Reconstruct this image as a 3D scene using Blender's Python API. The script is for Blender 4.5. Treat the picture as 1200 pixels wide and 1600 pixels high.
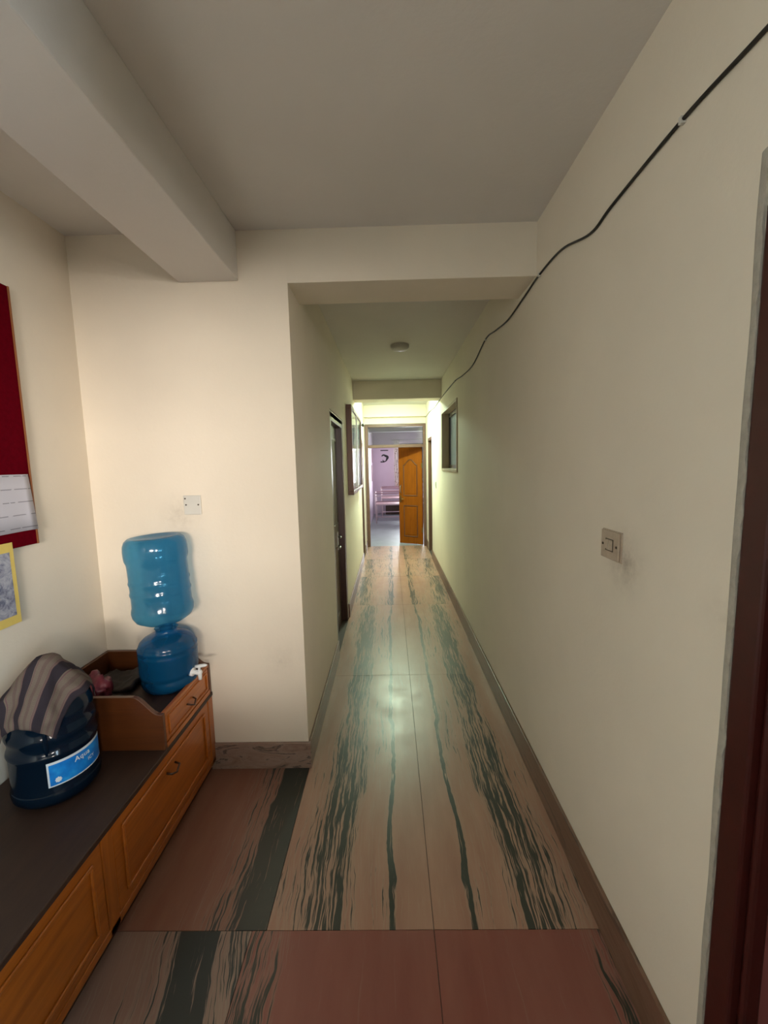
import bpy, bmesh, math, random
from mathutils import Vector, Matrix, noise as mnoise

random.seed(7)
scene = bpy.context.scene
for ob_ in list(bpy.data.objects):
    bpy.data.objects.remove(ob_, do_unlink=True)
C = bpy.context.collection

# ------------------------------------------------------------------ camera
cam_d = bpy.data.cameras.new('camera'); cam = bpy.data.objects.new('camera', cam_d); C.objects.link(cam)
PITCH, YAW, ROLL, FPX, EYE = -.1151, -.0154, -.0221, 649.34, 1.65
cy, sy, cp, sp, cr, sr = math.cos(YAW), math.sin(YAW), math.cos(PITCH), math.sin(PITCH), math.cos(ROLL), math.sin(ROLL)
fwd = Vector((sy*cp, cy*cp, sp)); right = Vector((cy, -sy, 0)); up = right.cross(fwd)
rt = right*cr + up*sr; uu = up*cr - right*sr
m3 = Matrix((rt, uu, -fwd)).transposed()
cam.matrix_world = Matrix.Translation((0, 0, EYE)) @ m3.to_4x4()
cam_d.sensor_fit = 'VERTICAL'; cam_d.sensor_height = 24; cam_d.lens = FPX/1600*24
cam_d.clip_start = .02; cam_d.clip_end = 100
scene.camera = cam

# ------------------------------------------------------------------ world, light, exposure
w = bpy.data.worlds.new('sky'); scene.world = w; w.use_nodes = True
bg = w.node_tree.nodes['Background']; bg.inputs[0].default_value = (.75, .88, 1, 1); bg.inputs[1].default_value = .4

def area(name, loc, rot, sx, sy_, power, col):
    d = bpy.data.lights.new(name, 'AREA'); d.shape = 'RECTANGLE'; d.size = sx; d.size_y = sy_
    d.energy = power; d.color = col
    o = bpy.data.objects.new(name, d); C.objects.link(o); o.location = loc; o.rotation_euler = rot
    return o
# light panels standing in for daylight at the three windows (back wall, right wall behind the viewer, far room)
area('daylight_panel_back', (2.5, -6.5, 2.24), (math.radians(90), 0, 0), 4.4, .75, 1550, (1, .87, .79))  # strip panel added outside, placed to keep light off lintel and right wall
area('daylight_side', (2.7, -1.30, 1.9), (0, math.radians(90), 0), 2.6, 2.8, 850, (.68, .85, 1))
area('daylight_far_room', (1.15, 14.2, 1.65), (math.radians(-90), 0, 0), 1.7, 1.25, 270, (.95, .96, 1))
scene.view_settings.view_transform = 'Standard'
scene.view_settings.look = 'None'
scene.view_settings.gamma = 1
scene.view_settings.use_curve_mapping = False
scene.view_settings.exposure = 0.0

# ------------------------------------------------------------------ materials
def new_mat(name):
    m = bpy.data.materials.new(name); m.use_nodes = True
    nt = m.node_tree; return m, nt, nt.nodes['Principled BSDF']
def lnk(nt, a, b): nt.links.new(a, b)
def node(nt, t, **k):
    n = nt.nodes.new(t)
    for a, v in k.items(): setattr(n, a, v)
    return n
def math_n(nt, op, a, b=None, c=None, clamp=False):
    n = node(nt, 'ShaderNodeMath', operation=op, use_clamp=clamp)
    for i, v in enumerate((a, b, c)):
        if v is None: continue
        if isinstance(v, (int, float)): n.inputs[i].default_value = v
        else: lnk(nt, v, n.inputs[i])
    return n.outputs[0]
def mix_c(nt, fac, a, b, mode='MIX'):
    n = node(nt, 'ShaderNodeMix', data_type='RGBA', blend_type=mode)
    for sock, v in ((n.inputs['Factor'], fac), (n.inputs[6], a), (n.inputs[7], b)):
        if isinstance(v, (int, float)): sock.default_value = v
        elif isinstance(v, tuple): sock.default_value = (*v[:3], 1)
        else: lnk(nt, v, sock)
    return n.outputs[2]
def ramp(nt, fac, stops, interp='LINEAR'):
    n = node(nt, 'ShaderNodeValToRGB'); r = n.color_ramp; r.interpolation = interp
    while len(r.elements) < len(stops): r.elements.new(.5)
    for e, (p, c) in zip(r.elements, stops):
        e.position = p; e.color = (*c, 1) if isinstance(c, tuple) else (c, c, c, 1)
    lnk(nt, fac, n.inputs[0]); return n.outputs[0]
def noise_t(nt, vec, scale, detail=3, rough=.5, dist=0):
    n = node(nt, 'ShaderNodeTexNoise'); n.inputs['Scale'].default_value = scale
    n.inputs['Detail'].default_value = detail; n.inputs['Roughness'].default_value = rough
    n.inputs['Distortion'].default_value = dist
    if vec is not None: lnk(nt, vec, n.inputs['Vector'])
    return n.outputs['Fac']
def pos(nt): return node(nt, 'ShaderNodeNewGeometry').outputs['Position']
def objc(nt): return node(nt, 'ShaderNodeTexCoord').outputs['Object']
def bump(nt, bs, h, strength=.2, dist=.01):
    b = node(nt, 'ShaderNodeBump'); b.inputs['Strength'].default_value = strength; b.inputs['Distance'].default_value = dist
    lnk(nt, h, b.inputs['Height']); lnk(nt, b.outputs[0], bs.inputs['Normal'])

def simple(name, col, rough=.5, metal=0, var=.08, vscale=8, spec=.5, bumpy=0, coat=0):
    m, nt, bs = new_mat(name)
    n = noise_t(nt, objc(nt), vscale, 4, .6)
    lo = tuple(c*(1-var) for c in col); hi = tuple(min(1, c*(1+var)) for c in col)
    lnk(nt, ramp(nt, n, [(.3, lo), (.7, hi)]), bs.inputs['Base Color'])
    bs.inputs['Roughness'].default_value = rough; bs.inputs['Metallic'].default_value = metal
    bs.inputs['Specular IOR Level'].default_value = spec; bs.inputs['Coat Weight'].default_value = coat
    if bumpy: bump(nt, bs, noise_t(nt, objc(nt), vscale*6, 3), bumpy, .004)
    return m

def paint(name, col, stains=()):
    """matt wall paint: fine roller texture, cloudy unevenness, optional hand-dirt stains (x, y, z, radius)"""
    m, nt, bs = new_mat(name); p = pos(nt)
    n1 = noise_t(nt, p, 1.3, 4, .6); n2 = noise_t(nt, p, 9, 4, .7)
    c = ramp(nt, n1, [(.3, tuple(x*.95 for x in col)), (.7, tuple(min(1, x*1.03) for x in col))])
    c = mix_c(nt, ramp(nt, n2, [(.60, 0.0), (.85, .10)]), c, tuple(x*.72 for x in col))
    for (x, y, z, r, amt) in stains:
        v = node(nt, 'ShaderNodeVectorMath', operation='DISTANCE'); lnk(nt, p, v.inputs[0]); v.inputs[1].default_value = (x, y, z)
        d = math_n(nt, 'MULTIPLY_ADD', v.outputs['Value'], -1.0/r, 1.0, clamp=True)
        f = math_n(nt, 'MULTIPLY', math_n(nt, 'MULTIPLY', d, d), math_n(nt, 'MULTIPLY', ramp(nt, noise_t(nt, p, 26, 5, .7), [(.3, .2), (.65, 1.0)]), amt))
        c = mix_c(nt, f, c, (.12, .07, .04))
    lnk(nt, c, bs.inputs['Base Color']); bs.inputs['Roughness'].default_value = .75; bs.inputs['Specular IOR Level'].default_value = .3
    h = noise_t(nt, p, 55, 3, .6); bump(nt, bs, h, .16, .004)
    return m

def wood(name, c1, c2, axis='Y', rough=.35, scale=1.0, coat=.2):
    m, nt, bs = new_mat(name)
    mp = node(nt, 'ShaderNodeMapping'); lnk(nt, objc(nt), mp.inputs[0])
    s = {'X': (1.2, 14, 14), 'Y': (14, 1.2, 14), 'Z': (14, 14, 1.2)}[axis]
    mp.inputs['Scale'].default_value = tuple(v*scale for v in s)
    n = noise_t(nt, mp.outputs[0], 2.2, 6, .65, .6)
    lnk(nt, ramp(nt, n, [(.28, c1), (.5, tuple((a+b)/2 for a, b in zip(c1, c2))), (.75, c2)]), bs.inputs['Base Color'])
    bs.inputs['Roughness'].default_value = rough; bs.inputs['Coat Weight'].default_value = coat; bs.inputs['Coat Roughness'].default_value = .25
    bump(nt, bs, n, .08, .003)
    return m

def marble(name, xc, bands, base, base2, streak, seed, thresh=.0, xs=78, ys=2.6, slant=0.0, dw=.72):
    """slab cut along the vein: veins run along Y; density of dark veins follows |x - xc| (book-matched slabs)"""
    m, nt, bs = new_mat(name); p = pos(nt)
    sx = node(nt, 'ShaderNodeSeparateXYZ'); lnk(nt, p, sx.inputs[0])
    dx = math_n(nt, 'ABSOLUTE', math_n(nt, 'ADD', math_n(nt, 'SUBTRACT', sx.outputs[0], xc), math_n(nt, 'MULTIPLY', sx.outputs[1], slant)))
    wob = node(nt, 'ShaderNodeCombineXYZ'); lnk(nt, math_n(nt, 'MULTIPLY', dx, 2.2), wob.inputs[0]); lnk(nt, math_n(nt, 'MULTIPLY', sx.outputs[1], 1.1), wob.inputs[1]); wob.inputs[2].default_value = seed
    wn = noise_t(nt, wob.outputs[0], 2.0, 4, .6)
    dxw = math_n(nt, 'ADD', dx, math_n(nt, 'MULTIPLY_ADD', wn, .08, -.04))
    cb = node(nt, 'ShaderNodeCombineXYZ'); lnk(nt, math_n(nt, 'MULTIPLY', dxw, xs), cb.inputs[0]); lnk(nt, math_n(nt, 'MULTIPLY', sx.outputs[1], ys), cb.inputs[1]); cb.inputs[2].default_value = seed*3.1
    n = noise_t(nt, cb.outputs[0], 1.6, 4, .60, .35)
    dens = ramp(nt, math_n(nt, 'DIVIDE', dxw, .64, clamp=True), bands)
    lo = node(nt, 'ShaderNodeCombineXYZ'); lnk(nt, math_n(nt, 'MULTIPLY', dx, 5), lo.inputs[0]); lnk(nt, math_n(nt, 'MULTIPLY', sx.outputs[1], .9), lo.inputs[1]); lo.inputs[2].default_value = seed*7.7
    ln = noise_t(nt, lo.outputs[0], 1.0, 3, .5)
    v = math_n(nt, 'ADD', math_n(nt, 'ADD', math_n(nt, 'MULTIPLY_ADD', n, 2.0, -.5), math_n(nt, 'MULTIPLY', dens, dw)), math_n(nt, 'MULTIPLY_ADD', ln, .9, -.45))
    vs = math_n(nt, 'MULTIPLY', v, .5)
    mask = ramp(nt, vs, [(.50+thresh, 0.0), (.56+thresh, 1.0)])
    halo = ramp(nt, vs, [(.36+thresh, 0.0), (.52+thresh, .5)])
    cloud = noise_t(nt, lo.outputs[0], 2.4, 5, .6)
    c = ramp(nt, cloud, [(.15, base), (.85, base2)])
    c = mix_c(nt, halo, c, tuple(.55*b+.45*g for b, g in zip(base2, (.34, .33, .26))))
    c = mix_c(nt, mask, c, streak)
    lnk(nt, c, bs.inputs['Base Color'])
    rg = ramp(nt, noise_t(nt, p, 6, 4, .6), [(.3, .30), (.7, .40)])
    lnk(nt, rg, bs.inputs['Roughness']); bs.inputs['Specular IOR Level'].default_value = .5
    bump(nt, bs, noise_t(nt, p, 30, 3, .6), .03, .003)
    return m

def emit(name, col, s):
    m, nt, bs = new_mat(name); bs.inputs['Base Color'].default_value = (.9, .9, .9, 1)
    bs.inputs['Emission Color'].default_value = (*col, 1); bs.inputs['Emission Strength'].default_value = s
    return m

def facing(nt, top):
    lw = node(nt, 'ShaderNodeLayerWeight'); lw.inputs[0].default_value = .5
    return math_n(nt, 'MULTIPLY_ADD', math_n(nt, 'POWER', lw.outputs['Facing'], 4.0), top, .035)

def blue_plastic(name, tint, body, opaque):
    m = bpy.data.materials.new(name); m.use_nodes = True; nt = m.node_tree; nt.nodes.clear()
    out = node(nt, 'ShaderNodeOutputMaterial'); tr = node(nt, 'ShaderNodeBsdfTransparent'); tr.inputs[0].default_value = (*tint, 1)
    df = node(nt, 'ShaderNodeBsdfDiffuse'); tl = node(nt, 'ShaderNodeBsdfTranslucent')
    c = ramp(nt, noise_t(nt, objc(nt), 5, 3, .5), [(.3, tuple(x*.85 for x in body)), (.7, body)])
    lnk(nt, c, df.inputs[0]); lnk(nt, c, tl.inputs[0])
    m1 = node(nt, 'ShaderNodeMixShader'); m1.inputs[0].default_value = .45; lnk(nt, df.outputs[0], m1.inputs[1]); lnk(nt, tl.outputs[0], m1.inputs[2])
    m2 = node(nt, 'ShaderNodeMixShader'); m2.inputs[0].default_value = opaque; lnk(nt, tr.outputs[0], m2.inputs[1]); lnk(nt, m1.outputs[0], m2.inputs[2])
    gl = node(nt, 'ShaderNodeBsdfGlossy'); gl.inputs['Roughness'].default_value = .12
    fr = facing(nt, .55)
    m3_ = node(nt, 'ShaderNodeMixShader'); lnk(nt, fr, m3_.inputs[0]); lnk(nt, m2.outputs[0], m3_.inputs[1]); lnk(nt, gl.outputs[0], m3_.inputs[2])
    lnk(nt, m3_.outputs[0], out.inputs[0]); return m

def glass(name, tint, rough, frost=0.0, frost_col=(.7, .75, .75)):
    m = bpy.data.materials.new(name); m.use_nodes = True; nt = m.node_tree; nt.nodes.clear()
    out = node(nt, 'ShaderNodeOutputMaterial'); tr = node(nt, 'ShaderNodeBsdfTransparent'); tr.inputs[0].default_value = (*tint, 1)
    tl = node(nt, 'ShaderNodeBsdfTranslucent'); df = node(nt, 'ShaderNodeBsdfDiffuse')
    c = ramp(nt, noise_t(nt, objc(nt), 40, 3, .6), [(.3, tuple(x*.85 for x in frost_col)), (.7, frost_col)])
    lnk(nt, c, tl.inputs[0]); lnk(nt, c, df.inputs[0])
    m0 = node(nt, 'ShaderNodeMixShader'); m0.inputs[0].default_value = .5; lnk(nt, tl.outputs[0], m0.inputs[1]); lnk(nt, df.outputs[0], m0.inputs[2])
    m1 = node(nt, 'ShaderNodeMixShader'); m1.inputs[0].default_value = frost; lnk(nt, tr.outputs[0], m1.inputs[1]); lnk(nt, m0.outputs[0], m1.inputs[2])
    gl = node(nt, 'ShaderNodeBsdfGlossy'); gl.inputs['Roughness'].default_value = rough
    fr = facing(nt, .6)
    m2 = node(nt, 'ShaderNodeMixShader'); lnk(nt, fr, m2.inputs[0]); lnk(nt, m1.outputs[0], m2.inputs[1]); lnk(nt, gl.outputs[0], m2.inputs[2])
    lnk(nt, m2.outputs[0], out.inputs[0]); return m

CREAM = (.79, .71, .585)
M = {}
M['wall'] = paint('cream_paint', CREAM)
M['wall_c'] = paint('cream_paint_pillar', CREAM, [(-1.09, 2.11, 1.41, .18, .28), (-1.2, 2.11, .95, .5, .16), (-.60, 2.11, .62, .16, .18)])
M['wall_r'] = paint('cream_paint_right', CREAM, [(.72, 1.27, 1.33, .17, .55), (.72, .88, 1.3, .10, .15)])
M['ceil'] = paint('ceiling_paint', (.70, .67, .63))
M['lilac'] = paint('lilac_paint', (.62, .53, .62))
M['grout'] = simple('floor_bed', (.10, .08, .07), .8)
M['far_floor'] = simple('grey_cement', (.27, .29, .32), .45, var=.12, vscale=3)
M['orange_wood'] = wood('orange_wood', (.28, .070, .007), (.50, .145, .014), 'Y', .32, 1.0, .35)
M['orange_wood_z'] = wood('orange_wood_upright', (.28, .070, .007), (.48, .14, .014), 'Z', .32, 1.0, .35)
M['red_wood'] = wood('red_brown_wood', (.075, .021, .005), (.12, .036, .008), 'X', .38, 1.0, .25)
M['dark_top'] = wood('dark_stained_top', (.030, .014, .009), (.050, .024, .014), 'Y', .55, 1.0, 0)
M['door_wood'] = wood('amber_door_wood', (.19, .048, .0025), (.28, .078, .0035), 'Z', .55, 1.0, 0)
M['door_wood'].node_tree.nodes['Principled BSDF'].inputs['Specular IOR Level'].default_value = .12
M['door_groove_shade'] = wood('amber_moulding_shade', (.085, .022, .002), (.13, .036, .003), 'Z', .6, 1.0, 0)  # leaf panel lines: groove shade put into a darker wood colour
M['frame_wood'] = wood('frame_paint', (.10, .047, .032), (.145, .073, .050), 'Z', .45, .6, .1)
M['dark_door'] = wood('dark_brown_door', (.030, .010, .005), (.060, .020, .008), 'Z', .4, 1.0, .2)
M['maroon'] = simple('maroon_gloss_paint', (.045, .006, .004), .42, var=.15, vscale=14, bumpy=.06)
M['maroon_leaf'] = simple('pinkish_leaf_paint', (.20, .060, .055), .45, var=.1, vscale=6)
M['plaster'] = simple('grey_plaster', (.40, .37, .31), .85, var=.15, vscale=30, bumpy=.3)
M['white_plastic'] = simple('white_plastic', (.62, .60, .54), .4, var=.04)
M['tap_white'] = simple('white_tap_plastic', (.82, .84, .84), .3, var=.03)
M['switch_plate'] = simple('aged_switch_plate', (.46, .37, .28), .45, var=.1, vscale=40)
M['black'] = simple('black_rubber', (.012, .012, .013), .5)
M['cable'] = simple('black_cable', (.010, .009, .008), .55)
M['screw'] = simple('dark_screw', (.06, .045, .03), .5, .5)
M['felt'] = simple('maroon_felt', (.11, .001, .006), .95, var=.12, vscale=60, spec=.02, bumpy=.2)
M['felt_frame'] = simple('orange_trim', (.30, .10, .03), .5)
M['yellow'] = simple('yellow_paper', (.74, .56, .14), .8, var=.06)
M['steel'] = simple('steel', (.45, .44, .42), .35, 1.0)
M['brass'] = simple('aged_brass', (.20, .12, .04), .4, .8)
M['lamp_off'] = simple('lamp_rim', (.50, .48, .42), .5)
M['pink_metal'] = simple('pale_pink_enamel', (.70, .56, .58), .4)
M['rail_metal'] = simple('mauve_enamel', (.40, .24, .26), .45)
M['bag'] = simple('maroon_plastic', (.20, .030, .045), .35, var=.5, vscale=20)
M['greycloth'] = simple('grey_brown_cloth', (.055, .042, .034), .85, var=.3, vscale=30, bumpy=.3)
M['blackbag'] = simple('black_strap', (.014, .012, .012), .6)
M['glass'] = glass('clear_pane', (.62, .62, .64), .08, .10, (.5, .5, .52))
M['frosted'] = glass('frosted_pane', (.5, .55, .55), .2, .75, (.55, .60, .60))
M['open_glass'] = glass('window_pane', (.95, .97, .97), .02, .0)
M['cover_glass'] = glass('cover_pane', (.92, .95, .94), .04, .04)
M['bottle_up'] = blue_plastic('blue_bottle_plastic', (.36, .68, .86), (.06, .36, .60), .28)
M['bottle_low'] = blue_plastic('blue_dispenser_plastic', (.18, .50, .78), (.015, .23, .52), .45)
M['bottle_dark'] = blue_plastic('deep_blue_bottle_plastic', (.04, .12, .24), (.006, .028, .065), .62)
M['water'] = blue_plastic('water_body', (.14, .36, .60), (.008, .08, .22), .30)
M['curtain'] = None
M['lining'] = wood('tan_lining', (.38, .29, .19), (.48, .38, .26), 'Z', .55, .6, 0)

# ------------------------------------------------------------------ mesh helpers
class MB:
    def __init__(s): s.bm = bmesh.new()
    def box(s, x0, x1, y0, y1, z0, z1):
        v = [s.bm.verts.new((x, y, z)) for z in (z0, z1) for y in (y0, y1) for x in (x0, x1)]
        for f in ((0, 2, 3, 1), (4, 5, 7, 6), (0, 1, 5, 4), (2, 6, 7, 3), (0, 4, 6, 2), (1, 3, 7, 5)):
            s.bm.faces.new([v[i] for i in f])
        return s
    def prism(s, pts, axis, a, b):
        """extrude closed 2-D outline along axis; pts are the two other coordinates in xyz order"""
        def P(u, v, t): return {'x': (t, u, v), 'y': (u, t, v), 'z': (u, v, t)}[axis]
        A = [s.bm.verts.new(P(u, v, a)) for u, v in pts]; B = [s.bm.verts.new(P(u, v, b)) for u, v in pts]
        n = len(pts); s.bm.faces.new(A); s.bm.faces.new(B[::-1])
        for i in range(n): s.bm.faces.new((A[i], B[i], B[(i+1) % n], A[(i+1) % n]))
        return s
    def frame(s, axis, t0, t1, u0, u1, v0, v1, wd):
        """rectangular ring (mitred look) in plane normal to axis"""
        for (a, b, c, d) in ((u0, u1, v0, v0+wd), (u0, u1, v1-wd, v1), (u0, u0+wd, v0+wd, v1-wd), (u1-wd, u1, v0+wd, v1-wd)):
            if axis == 'x': s.box(t0, t1, a, b, c, d)
            elif axis == 'y': s.box(a, b, t0, t1, c, d)
            else: s.box(a, b, c, d, t0, t1)
        return s
    def lathe(s, prof, n=40, center=(0, 0), cap=True):
        rings = []
        for r, z in prof:
            if r < 1e-5: rings.append([s.bm.verts.new((center[0], center[1], z))])
            else: rings.append([s.bm.verts.new((center[0]+r*math.cos(2*math.pi*i/n), center[1]+r*math.sin(2*math.pi*i/n), z)) for i in range(n)])
        for A, B in zip(rings, rings[1:]):
            for i in range(n):
                j = (i+1) % n
                if len(A) == 1 and len(B) == 1: continue
                if len(A) == 1: s.bm.faces.new((A[0], B[i], B[j]))
                elif len(B) == 1: s.bm.faces.new((A[i], A[j], B[0]))
                else: s.bm.faces.new((A[i], A[j], B[j], B[i]))
        return s
    def tube(s, pts, r, n=8):
        pts = [Vector(p) for p in pts]; rings = []
        for k, p in enumerate(pts):
            d = (pts[min(k+1, len(pts)-1)] - pts[max(k-1, 0)]).normalized()
            a = d.cross(Vector((0, 0, 1)) if abs(d.z) < .9 else Vector((1, 0, 0))).normalized(); b = d.cross(a)
            rr = r[k] if isinstance(r, (list, tuple)) else r
            rings.append([s.bm.verts.new(p + a*rr*math.cos(2*math.pi*i/n) + b*rr*math.sin(2*math.pi*i/n)) for i in range(n)])
        for A, B in zip(rings, rings[1:]):
            for i in range(n): s.bm.faces.new((A[i], A[(i+1) % n], B[(i+1) % n], B[i]))
        s.bm.faces.new(rings[0][::-1]); s.bm.faces.new(rings[-1])
        return s
    def build(s, name, mat, parent=None, bevel=0, smooth=False, local=False):
        if parent is not None and not local:
            o_ = Vector(parent.get('_o', (0, 0, 0)))
            for v in s.bm.verts: v.co -= o_
        bmesh.ops.recalc_face_normals(s.bm, faces=s.bm.faces)
        me = bpy.data.meshes.new(name); s.bm.to_mesh(me); s.bm.free()
        o = bpy.data.objects.new(name, me); C.objects.link(o); me.materials.append(M[mat] if isinstance(mat, str) else mat)
        if parent is not None:
            o.parent = parent
            if not local: o['_o'] = parent.get('_o', (0, 0, 0))
        if smooth:
            for p in me.polygons: p.use_smooth = True
        if bevel:
            b = o.modifiers.new('bevel', 'BEVEL'); b.width = bevel; b.segments = 2; b.limit_method = 'ANGLE'
        return o
def tag(o, label, cat=None, group=None, kind=None):
    o['label'] = label
    if cat: o['category'] = cat
    if group: o['group'] = group
    if kind: o['kind'] = kind
    return o
def thing(name, label, cat, loc=(0, 0, 0), rot=(0, 0, 0), group=None, kind=None):
    o = bpy.data.objects.new(name, None); C.objects.link(o); o.location = loc; o.rotation_euler = rot; o.empty_display_size = .05
    o['_o'] = tuple(loc); return tag(o, label, cat, group, kind)
def struct(name, mb, mat, label, cat, bevel=0):
    return tag(mb.build(name, mat, None, bevel), label, cat, kind='structure')

# ------------------------------------------------------------------ dimensions (metres)
L, R, W, P, E = -.474, .721, -1.535, 2.113, 8.215       # corridor left/right, alcove wall, pillar front, end wall
ZC, YB = 2.77, -2.5                                        # ceiling, back wall
FZ0, FZ1, FXL, FXR = 8.33, 13.8, -.55, 2.4                 # far room

# ------------------------------------------------------------------ floor
fl = MB().box(W-.1, R+.12, YB-.1, E+.06, -.12, -.012)
floor = struct('floor', fl, 'grout', 'polished pink and green veined marble slab floor', 'floor')
PK1, PK2, GR = (.31, .150, .100), (.44, .260, .185), (.032, .034, .026)
XJ = .125
cor_b = [(0, 0.0), (.17, .05), (.205, .25), (.215, 1.0), (.24, 1.0), (.25, .35), (.30, .30), (.36, .45), (.43, .30), (.48, .75), (.56, .92), (.68, .85), (.76, .45), (.88, .30), (1, .4)]
far_b = [(0, 0.0), (.13, .10), (.17, .75), (.24, .65), (.30, .35), (.45, .30), (.55, .45), (.70, .66), (.82, .55), (.92, .3), (1, .3)]
mid_b = [(0, .05), (.14, .15), (.19, .70), (.26, .58), (.34, .30), (.50, .25), (.62, .30), (.80, .35), (.90, .60), (1, .55)]
pl_b = [(0, 0.0), (.30, .05), (.60, .0), (.78, .08), (.86, .70), (.94, .80), (1, .8)]
mats_rows = [
    (1.30, 3.10, marble('marble_near', XJ, cor_b, PK1, PK2, GR, 1.7)),
    (3.10, 4.74, marble('marble_middle', XJ, cor_b, PK1, PK2, (.085, .080, .066), 1.7, -.005)),
    (4.74, 5.98, marble('marble_far', XJ, far_b, PK1, PK2, (.070, .066, .054), 2.9, -.04)),
    (5.98, 7.10, marble('marble_further', XJ, far_b, PK1, PK2, (.070, .066, .054), 6.1, -.04)),
    (7.10, E+.06, marble('marble_end', XJ, far_b, PK1, PK2, (.070, .066, .054), 8.3, -.03))]
m_front = marble('marble_red', XJ, pl_b, (.21, .058, .044), (.27, .098, .072), GR, 3.3, .02)
m_left = marble('marble_green_band', -.455, [(0, .8), (.06, 1.0), (.21, 1.0), (.25, .60), (.36, .50), (.43, .18), (.52, .02), (1, .0)], (.22, .085, .055), (.30, .15, .10), (.038, .042, .034), 5.2, 0, dw=.95)
m_left2 = marble('marble_green_front', -.50+.2*1.3, [(0, .25), (.10, .45), (.20, .50), (.24, 1.0), (.42, 1.0), (.47, .48), (.58, .48), (.68, .12), (1, .02)], (.22, .12, .09), (.32, .21, .16), (.030, .036, .032), 9.2, 0, slant=.20, dw=.95)
G = .0012
slab_n = 0
def slab(x0, x1, y0, y1, mat):
    MB().box(x0+G, x1-G, y0+G, y1-G, -.012, 0).build('floor_slab', mat, floor)
for y0, y1, mt in mats_rows:
    slab(L, XJ, y0, y1, mt); slab(XJ, R, y0, y1, mt)
slab(-1.08, L, 1.30, P, m_left); slab(W, -1.08, 1.30, P, m_left)
for y0, y1 in ((.05, 1.30), (-1.2, .05), (YB, -1.2)):
    slab(W, -1.08, y0, y1, m_left2); slab(-1.08, -.525, y0, y1, m_left2)
    slab(-.525, XJ, y0, y1, m_front); slab(XJ, R, y0, y1, m_front)

# ------------------------------------------------------------------ ceilings and beams
struct('ceiling', MB().box(W-.1, R+.2, YB-.1, E+.12, ZC, ZC+.12), 'ceil', 'pale plastered ceiling over the landing and corridor', 'ceiling')
struct('trim_1', MB().box(-1.001, -.711, YB, P, 2.543, ZC), 'ceil', 'long plastered ceiling beam running along the left side', 'beam', .004)
struct('trim_2', MB().box(L, R, P, 2.388, 2.527, ZC), 'wall', 'cream lintel beam over the corridor mouth', 'beam')
struct('trim_3', MB().box(L, R, 5.772, 6.04, 2.522, ZC), 'wall', 'cream cross beam deep in the corridor beyond the round ceiling lamp', 'beam', .004)
struct('trim_4', MB().box(L, R, E-.10, E, 2.545, ZC), 'wall', 'shallow cream beam above the doorway at the corridor end', 'beam', .004)

# ------------------------------------------------------------------ walls
def wall_x(x0, x1, y0, y1, z0, z1, holes):
    """wall slab normal to x with rectangular holes (ya, yb, za, zb)"""
    mb = MB(); ys = sorted(holes); cur = y0
    for (ya, yb, za, zb) in ys:
        if ya > cur: mb.box(x0, x1, cur, ya, z0, z1)
        if za > z0: mb.box(x0, x1, ya, yb, z0, za)
        if zb < z1: mb.box(x0, x1, ya, yb, zb, z1)
        cur = yb
    if cur < y1: mb.box(x0, x1, cur, y1, z0, z1)
    return mb
def wall_y(y0, y1, x0, x1, z0, z1, holes):
    mb = MB(); cur = x0
    for (xa, xb, za, zb) in sorted(holes):
        if xa > cur: mb.box(cur, xa, y0, y1, z0, z1)
        if za > z0: mb.box(xa, xb, y0, y1, z0, za)
        if zb < z1: mb.box(xa, xb, y0, y1, zb, z1)
        cur = xb
    if cur < x1: mb.box(cur, x1, y0, y1, z0, z1)
    return mb
ND = (-.12, .85, 0, 2.12)              # near right door opening
WR = (4.43, 5.70, 1.545, 2.318)        # small window in right wall
FD = (7.12, 7.86, 0, 2.10)             # far right door opening
SW = (-1.75, -.45, .95, 2.45)          # side window behind viewer
wall_right = struct('wall_right', wall_x(R, R+.17, YB, FZ0, 0, ZC, [SW, ND, WR, FD]), 'wall_r', 'cream plastered wall along the right of the corridor', 'wall')
wall_left = struct('wall_left', MB().box(W-.12, W, YB, P+.14, 0, ZC), 'wall', 'cream alcove wall behind the wooden bench', 'wall')
BW = (-1.35, .60, 1.50, 2.30)  # opening of the added window, sill and top set to shape the light
struct('wall_back', wall_y(YB-.14, YB, W-.12, R+.17, 0, ZC, [BW]), 'wall', 'cream wall behind the viewer with an added window', 'wall')
struct('wall_center', MB().box(W, L-.001, P, P+.14, 0, ZC), 'wall_c', 'cream wall facing the viewer between alcove corner and corridor mouth', 'wall')
LD = (3.42, 4.35, 0, 2.105); LF = (6.98, 7.62, 0, 2.08)
struct('wall_corridor_left', wall_x(L-.14, L, P+.001, FZ0, 0, ZC, [LD, LF]), 'wall', 'cream plastered wall along the left of the corridor', 'wall')
struct('wall_end', MB().box(L, R, E, E+.11, 2.42, ZC), 'wall', 'narrow cream strip of wall above the end doorway', 'wall')

# baseboards (marble skirting)
def stone(name, c1, c2, c3, sc):
    m, nt, bs = new_mat(name); mp = node(nt, 'ShaderNodeMapping'); lnk(nt, pos(nt), mp.inputs[0]); mp.inputs['Scale'].default_value = sc
    n1 = noise_t(nt, mp.outputs[0], 1.0, 5, .65, 1.6)
    c = ramp(nt, n1, [(.30, c3), (.38, c1), (.55, c2), (.60, c3), (.64, c1), (.8, c2)])
    lnk(nt, c, bs.inputs['Base Color']); bs.inputs['Roughness'].default_value = .35; return m
sk = stone('marble_skirting', (.15, .075, .045), (.21, .12, .08), (.10, .06, .045), (9, 1.1, 9))
SH, ST = .150, .014
def base(name, mbs, label):
    tag(mbs.build(name, sk, None, .003), label, 'skirting', kind='structure')
mb = MB()
for a, b in ((.86, WR[0]), (WR[0], FD[0]-.01), (FD[1]+.01, E-.02)): mb.box(R-ST, R, a, b, 0, SH)
base('baseboard_right', mb, 'brown marble skirting along the right wall')
mb = MB()
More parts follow.
